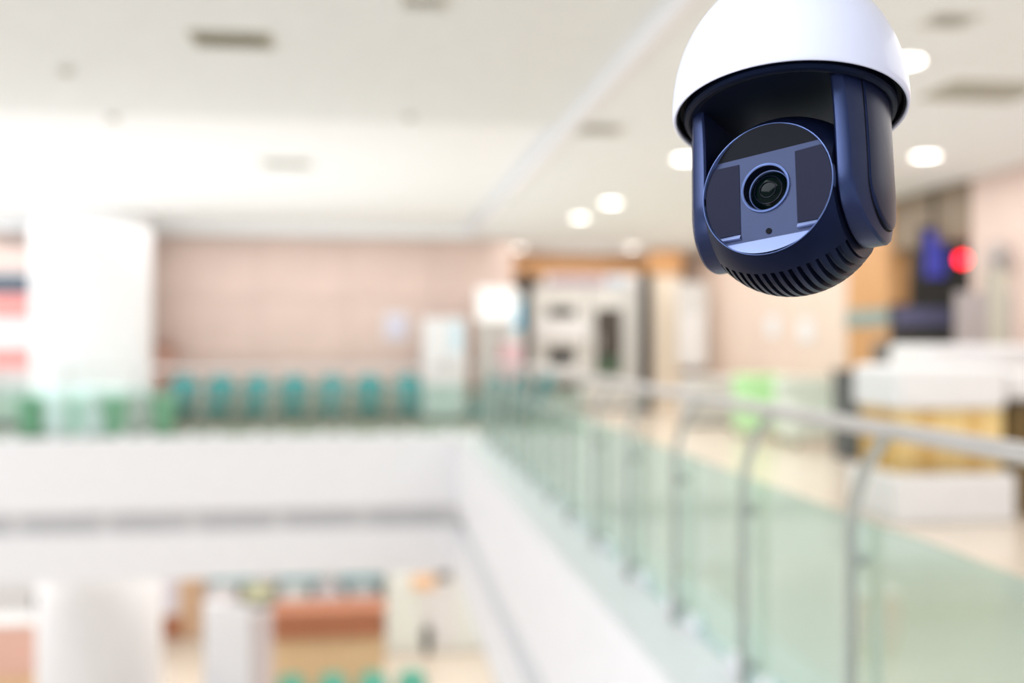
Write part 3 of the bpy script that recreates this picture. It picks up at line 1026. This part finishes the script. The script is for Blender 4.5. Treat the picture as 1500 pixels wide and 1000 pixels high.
# ------------------------------------------------------------------ the security camera
D = dict(
    shell=mat('camera_white_shell', '#cbd0e6', 0.3, vary=0.01, coat=0.3),
    navy=mat('camera_navy_plastic', '#0b1126', 0.32, vary=0.05, bump=0.06, bump_scale=1.2, spec=0.35, tint='#7f9cf0'),
    arm=mat('camera_arm_plastic', '#0b132e', 0.34, vary=0.05, bump=0.06, bump_scale=1.2, spec=0.7, tint='#9db2f5'),
    ball=mat('camera_ball_plastic', '#0a0f22', 0.36, vary=0.05, bump=0.06, bump_scale=1.2, spec=0.22, tint='#7f9cf0'),
    disc=mat('camera_turntable_plastic', '#070b18', 0.5, vary=0.05, spec=0.25, tint='#7f9cf0'),
    plate=mat('camera_lit_plate', '#293456', 0.5, metal=0.2, vary=0.05, bump=0.25, bump_scale=1.6, spec=0.35),  # same plastic as the body, lightened for light on the front plate
    lip=mat('camera_lip_highlight', '#97a7d6', 0.4, metal=0.55, vary=0.03),  # light caught by the lips put into a brighter colour
    window=mat('camera_infrared_window', '#0c0f28', 0.5, vary=0.05, spec=0.1),
    black=mat('camera_black', '#04050a', 0.6, spec=0.08),
    ring=mat('camera_ring', '#5a6da0', 0.3, metal=0.6, vary=0.03),  # rim highlight and barrel reflection put into a lighter colour
    lens=mat('camera_lens_glass', '#020b0b', 0.09, spec=0.05),
    barrel=mat('camera_barrel', '#0b1022', 0.28, metal=0.3),
)
S = 0.107 / 172.0
RC = 172
px, py = 1154.5, 160
depth = F * 0.11 / 172.0
camx = (px - 750) / F * depth
camz = (500 - py) / F * depth
right = Vector((math.cos(YAW), -math.sin(YAW), 0))
fwd = Vector((math.sin(YAW), math.cos(YAW), 0))
pos = Vector((0, 0, EYE)) + right * camx + fwd * depth + Vector((0, 0, camz))
az = YAW + math.atan((px - 750) / F)
TILT = math.radians(14.7)
ROLL = math.radians(-1.5)
root = thing('security_camera', pos, 'white domed security camera with navy body and lens hanging in front of everything', 'security camera')
root.rotation_euler = (Matrix.Rotation(-az, 4, 'Z') @ Matrix.Rotation(-TILT, 4, 'X') @ Matrix.Rotation(ROLL, 4, 'Y')).to_euler()
root.scale = (S, S, S)


def dobj(name, bm, m, parent=root, smooth=True, angle=30, bevel=0.0, seg=2):
    return obj(name, bm, m, parent, smooth=smooth, angle=angle, bevel=bevel, seg=seg)


# white dome shell
prof = []
for i in range(28):
    a = math.radians(78 - 78 * i / 27)
    prof.append((RC * math.cos(a), 214 * math.sin(a)))
prof += [(RC, -6), (RC - 0.8, -12), (RC - 2.5, -14.5), (RC - 4.5, -14.5), (RC - 6, -13), (RC - 6, 14), (30, 14), (30, 205)]
bm = bmesh.new()
lathe(bm, prof, 144, closed=True)
dobj('dome_shell', bm, D['shell'])
bm = bmesh.new()
lathe(bm, [(0, 200), (46, 200), (46, 216), (38, 224), (30, 232), (30, 300), (0, 300)], 64)
dobj('neck', bm, D['shell'])
# hanging pole up to the ceiling, leaning with the dome
zt = (3.55 - pos.z) / (S * math.cos(TILT))
bm = bmesh.new()
lathe(bm, [(0, 296), (24, 296), (24, zt), (0, zt)], 32)
dobj('hanging_pole', bm, D['shell'])
# dark recess ring and turntable
bm = bmesh.new()
lathe(bm, [(RC - 6.5, 10), (RC - 6.5, -9), (RC - 9, -10), (RC - 12, 0), (60, 4), (60, 10)], 144, closed=True)
dobj('recess_ring', bm, D['black'])
bm = bmesh.new()
lathe(bm, [(0, 6), (153, 6), (155, -12), (153, -17), (148, -19), (144, -18), (138, -15), (0, -12)], 144)
dobj('turntable', bm, D['disc'], angle=25)

PSI = math.radians(23)
PITCH = math.radians(1)
ZB = -159
# yoke frame: +x = axle (towards the near arm), -y = forwards, z up; yawed
yoke = Matrix.Rotation(-PSI, 4, 'Z')


def ybake(bm):
    bmesh.ops.transform(bm, matrix=yoke, verts=bm.verts)


def arm_mesh(side, outline, tin, R, insets, crown, edge=3):
    """outline: list of (n, z) going round; n = forward. Slab from tin out to a cylinder of radius R around the dome axis."""
    cxn = sum(p[0] for p in outline) / len(outline)
    czn = ZB + 40
    bm = bmesh.new()

    def ring(k, tf):
        return [bm.verts.new((side * tf(n * k + cxn * (1 - k), czn + (z - czn) * k), -(n * k + cxn * (1 - k)), czn + (z - czn) * k)) for n, z in outline]

    def tout(n, z):
        t = math.sqrt(max(10, R * R - n * n))
        if z < ZB:       # rounds in towards the bottom
            t -= crown * ((ZB - z) / 84.0) ** 2
        return t
    rings = [ring(0.97, lambda n, z: tin), ring(1.0, lambda n, z: tin + edge), ring(1.0, lambda n, z: tout(n, z) - edge), ring(0.975, lambda n, z: tout(n, z))]
    for k in insets:
        rings.append(ring(k, tout))
    for a, b in zip(rings, rings[1:]):
        for i in range(len(a)):
            q = (i + 1) % len(a)
            bm.faces.new((a[i], a[q], b[q], b[i]))
    c0 = bm.verts.new((side * tin, -cxn, czn))
    c1 = bm.verts.new((side * tout(cxn, czn), -cxn, czn))
    for i in range(len(outline)):
        q = (i + 1) % len(outline)
        bm.faces.new((rings[0][q], rings[0][i], c0))
        bm.faces.new((rings[-1][i], rings[-1][q], c1))
    return bm


def arm_outline(hw, r, ztop, flare, lift=0.0):
    pts = []
    for i in range(25):                       # bottom half circle from front to back
        a = PI * i / 24
        pts.append((hw * math.cos(a), ZB - lift - r * math.sin(a)))
    zs = [ZB + (ztop - ZB) * q / 12 for q in range(1, 13)]
    for z in zs:                              # back edge upwards
        f = ((z - ZB) / (ztop - ZB)) ** 3 * flare
        pts.append((-hw - f, z))
    for q in range(1, 12):
        pts.append((-hw - flare + (2 * hw + 2 * flare) * q / 12, ztop))
    for z in reversed(zs):
        f = ((z - ZB) / (ztop - ZB)) ** 3 * flare
        pts.append((hw + f, z))
    return pts


INS = [0.93, 0.86, 0.78, 0.68, 0.56, 0.42, 0.26, 0.1]
for side in (1, -1):
    bm = arm_mesh(side, arm_outline(80, 78, -9, 8), 97, 142, INS, 14, 3)
    ybake(bm)
    arm = dobj('arm', bm, D['arm'], angle=32)
    bm = arm_mesh(side, arm_outline(52, 60, -14, 4), 104, 144.2, INS, 9, 1.5)
    ybake(bm)
    dobj('cover_plate', bm, D['navy'], arm, angle=32)
    bm = arm_mesh(side, arm_outline(54, 62, -12, 4), 104, 142.5, INS, 11, 0.6)
    ybake(bm)
    dobj('seam', bm, D['black'], arm, angle=32)

# ball housing: sphere trimmed by the arms and cut open at the front
RB, TW, FN = 131.0, 95.0, 88.5
FR = math.sqrt(RB * RB - FN * FN)
pit = Matrix.Rotation(PITCH, 4, 'X')          # forwards (-y) dips down for positive pitch
BALL = Matrix.Translation((0, 0, ZB)) @ yoke @ pit
NA, NT = 180, 60
bm = bmesh.new()
grid = []
ts = [-TW + 2 * TW * j / NT for j in range(NT + 1)]
for j, tt in enumerate(ts):
    row = []
    rr = math.sqrt(RB * RB - tt * tt)
    for i in range(NA):
        a = 2 * PI * i / NA               # 0 = forwards, grows downwards then to the back
        d = math.degrees(a)
        k = 1.0
        if 62 < d < 165 and abs(tt) < TW - 3:
            k = 0.915
        row.append(bm.verts.new((tt, -rr * math.cos(a) * k, -rr * math.sin(a) * k)))
    grid.append(row)
for a, b in zip(grid, grid[1:]):
    for i in range(NA):
        q = (i + 1) % NA
        bm.faces.new((a[i], a[q], b[q], b[i]))
bm.faces.new(grid[0])
bm.faces.new(grid[-1])
geom = bm.verts[:] + bm.edges[:] + bm.faces[:]
bmesh.ops.bisect_plane(bm, geom=geom, plane_co=(0, -FN, 0), plane_no=(0, -1, 0), clear_outer=True)
bmesh.ops.transform(bm, matrix=BALL, verts=bm.verts)
ball = dobj('ball_housing', bm, D['ball'], angle=28)

# vent ribs on the underside of the ball
nr = 15
for k in range(nr):
    tc_ = -TW + 6 + (2 * TW - 12) * k / (nr - 1)
    bm = bmesh.new()
    rings = []
    for i in range(33):
        a = math.radians(61 + 105 * i / 32)
        ring_ = []
        for (dt, rf) in ((-3.1, 0), (3.1, 0), (3.1, -10), (-3.1, -10)):
            tt = max(-TW, min(TW, tc_ + dt))
            rr = math.sqrt(RB * RB - tt * tt) - 0.4 + rf
            ring_.append(bm.verts.new((tt, -rr * math.cos(a), -rr * math.sin(a))))
        rings.append(ring_)
    for a, b in zip(rings, rings[1:]):
        for q in range(4):
            bm.faces.new((a[q], a[(q + 1) % 4], b[(q + 1) % 4], b[q]))
    bm.faces.new(rings[0])
    bm.faces.new(rings[-1])
    bmesh.ops.transform(bm, matrix=BALL, verts=bm.verts)
    dobj('vent_rib', bm, D['ball'], ball, angle=40)

# ---- face of the ball; face coordinates: x = axle, z = up, depth along +/-y
NP = 82.0        # plate level
FA = FR - 1.5


def fpt(x, z, n):
    return (x, -n, z)


def arc(z0, z1, side, n=14, r=FA):
    a0, a1 = math.asin(max(-1, min(1, z0 / r))), math.asin(max(-1, min(1, z1 / r)))
    return [(side * r * math.cos(a0 + (a1 - a0) * i / n), r * math.sin(a0 + (a1 - a0) * i / n)) for i in range(n + 1)]


def face_part(name, polys, m, parent, smooth=False, bevel=0.0):
    bm = bmesh.new()
    for pl in polys:
        bm.faces.new([bm.verts.new(fpt(*p)) for p in pl])
    bmesh.ops.transform(bm, matrix=BALL, verts=bm.verts)
    return dobj(name, bm, m, parent, smooth=smooth)


ZT, ZL = 57.0, -71.0
LX, LZ, LR = -3.0, 4.0, 35.0
# plate with round hole
bm = bmesh.new()
outer = arc(ZL, ZT, 1) + arc(ZT, ZL, -1)
ov = [bm.verts.new(fpt(a, b, NP)) for a, b in outer]
hv = [bm.verts.new(fpt(LX + LR * math.cos(2 * PI * i / 64), LZ + LR * math.sin(2 * PI * i / 64), NP)) for i in range(64)]
es = []
for vs in (ov, hv):
    for i in range(len(vs)):
        es.append(bm.edges.new((vs[i], vs[(i + 1) % len(vs)])))
bmesh.ops.triangle_fill(bm, use_beauty=True, use_dissolve=False, edges=es)
bmesh.ops.transform(bm, matrix=BALL, verts=bm.verts)
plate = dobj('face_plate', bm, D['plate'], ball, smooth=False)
# rim wall between plate level and ball opening, and raised rim ring carrying a painted edge highlight
bm = bmesh.new()
n = 128
prof = [(FR - 0.2, FN - 1.0), (FR + 0.2, FN + 1.2), (FR - 0.8, FN + 1.4), (FR - 1.4, FN), (FR - 1.4, NP - 4), (FR - 0.2, NP - 4)]
rings = [[bm.verts.new(fpt(r * math.cos(2 * PI * i / n), r * math.sin(2 * PI * i / n), d)) for i in range(n)] for r, d in prof]
for a, b in zip(rings, rings[1:] + rings[:1]):
    for i in range(n):
        q = (i + 1) % n
        bm.faces.new((a[i], a[q], b[q], b[i]))
bmesh.ops.transform(bm, matrix=BALL, verts=bm.verts)
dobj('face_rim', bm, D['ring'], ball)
# top hood crescent (slopes towards the viewer upwards) and bottom lip crescent
cw = math.sqrt(FA * FA - ZT * ZT)
aa0 = math.asin(ZT / FA)
top_arc = [(FA * math.cos(aa0 + (PI - 2 * aa0) * i / 24), FA * math.sin(aa0 + (PI - 2 * aa0) * i / 24)) for i in range(25)]
face_part('top_hood', [[(x, z, NP + (z - ZT) / (FA - ZT) * 9) for x, z in top_arc]], mat('camera_hood', '#0a0d16', 0.6, spec=0.12), ball)
ab0 = math.asin(ZL / FA)
bot_arc = [(FA * math.cos(ab0 - (PI + 2 * ab0) * i / 24), FA * math.sin(ab0 - (PI + 2 * ab0) * i / 24)) for i in range(25)]
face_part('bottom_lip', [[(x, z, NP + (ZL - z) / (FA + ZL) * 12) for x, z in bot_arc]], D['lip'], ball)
# infrared windows with frames and ledges coloured as if lit
WI, WZ0, WZ1 = 42.0, -58.0, 48.0
for s in (-1, 1):
    pts = [(s * WI, WZ0)] + arc(WZ0, WZ1, s, 16, FA - 1.5) + [(s * WI, WZ1)]
    bm = bmesh.new()
    f = bm.faces.new([bm.verts.new(fpt(a, b, NP + 1.0 + 3.0 * (abs(a) - WI) / 50)) for a, b in pts])
    r = bmesh.ops.extrude_face_region(bm, geom=[f])
    bmesh.ops.translate(bm, vec=(0, 2.5, 0), verts=[g for g in r['geom'] if isinstance(g, bmesh.types.BMVert)])
    bmesh.ops.transform(bm, matrix=BALL, verts=bm.verts)
    win = dobj('infrared_window', bm, D['window'], ball, smooth=False)
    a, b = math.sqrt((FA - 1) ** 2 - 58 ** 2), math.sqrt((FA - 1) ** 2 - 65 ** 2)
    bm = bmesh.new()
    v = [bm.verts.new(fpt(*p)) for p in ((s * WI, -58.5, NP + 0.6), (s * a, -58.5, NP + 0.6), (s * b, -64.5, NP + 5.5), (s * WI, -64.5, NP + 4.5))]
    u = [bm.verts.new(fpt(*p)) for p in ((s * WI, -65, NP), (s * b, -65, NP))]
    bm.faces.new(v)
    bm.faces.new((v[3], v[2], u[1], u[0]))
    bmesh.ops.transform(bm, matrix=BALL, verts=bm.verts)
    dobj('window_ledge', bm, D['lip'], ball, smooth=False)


# lens
def ring_part(name, prof, m, parent, n=72):
    bm = bmesh.new()
    rings = []
    for r, d in prof:
        if r == 0:
            rings.append([bm.verts.new(fpt(LX, LZ, d))])
        else:
            rings.append([bm.verts.new(fpt(LX + r * math.cos(2 * PI * i / n), LZ + r * math.sin(2 * PI * i / n), d)) for i in range(n)])
    for a, b in zip(rings, rings[1:]):
        for i in range(n):
            q = (i + 1) % n
            if len(b) == 1:
                bm.faces.new((a[i], a[q], b[0]))
            elif len(a) == 1:
                bm.faces.new((a[0], b[i], b[q]))
            else:
                bm.faces.new((a[i], a[q], b[q], b[i]))
    bmesh.ops.transform(bm, matrix=BALL, verts=bm.verts)
    return dobj(name, bm, m, parent, angle=25)


bar = ring_part('lens_barrel', [(LR + 0.8, NP + 0.2), (LR - 0.5, NP + 2.2), (LR - 2.5, NP + 1.6), (LR - 3.5, NP - 2), (LR - 4, NP - 18), (LR - 7, NP - 20), (LR - 8.5, NP - 26), (LR - 12, NP - 27), (LR - 12, NP - 34)], D['barrel'], ball)
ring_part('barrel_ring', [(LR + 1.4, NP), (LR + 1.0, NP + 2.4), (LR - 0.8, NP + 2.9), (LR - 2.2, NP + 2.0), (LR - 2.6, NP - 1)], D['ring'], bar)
ring_part('inner_ring', [(LR - 4.2, NP - 13), (LR - 4.8, NP - 11.5), (LR - 6.2, NP - 12.5), (LR - 6.6, NP - 19)], D['ring'], bar)  # lighter ring stands in for the reflection inside the barrel
ring_part('lens_glass', [(LR - 5.8, NP - 19)] + [((LR - 5.8) * math.cos(a), NP - 19 + 12 * math.sin(a)) for a in [math.radians(q) for q in range(8, 90, 8)]] + [(0, NP - 7)], D['lens'], bar)
ring_part('element_ring', [(21.5, NP - 9.2), (21.0, NP - 8.2), (20.0, NP - 7.6), (19.4, NP - 9.2)], D['barrel'], bar)
ring_part('element_ring', [(12.4, NP - 8.2), (12.0, NP - 6.6), (11.4, NP - 6.4), (11.0, NP - 8.2)], D['barrel'], bar)
# small screw
bm = bmesh.new()
bmesh.ops.create_cone(bm, cap_ends=True, segments=20, radius1=4.2, radius2=4.2, depth=2.0, matrix=Matrix.Translation((0, -NP - 0.4, -61)) @ Matrix.Rotation(PI / 2, 4, 'X'))
bmesh.ops.transform(bm, matrix=BALL, verts=bm.verts)
dobj('screw_hole', bm, D['black'], ball, smooth=False)
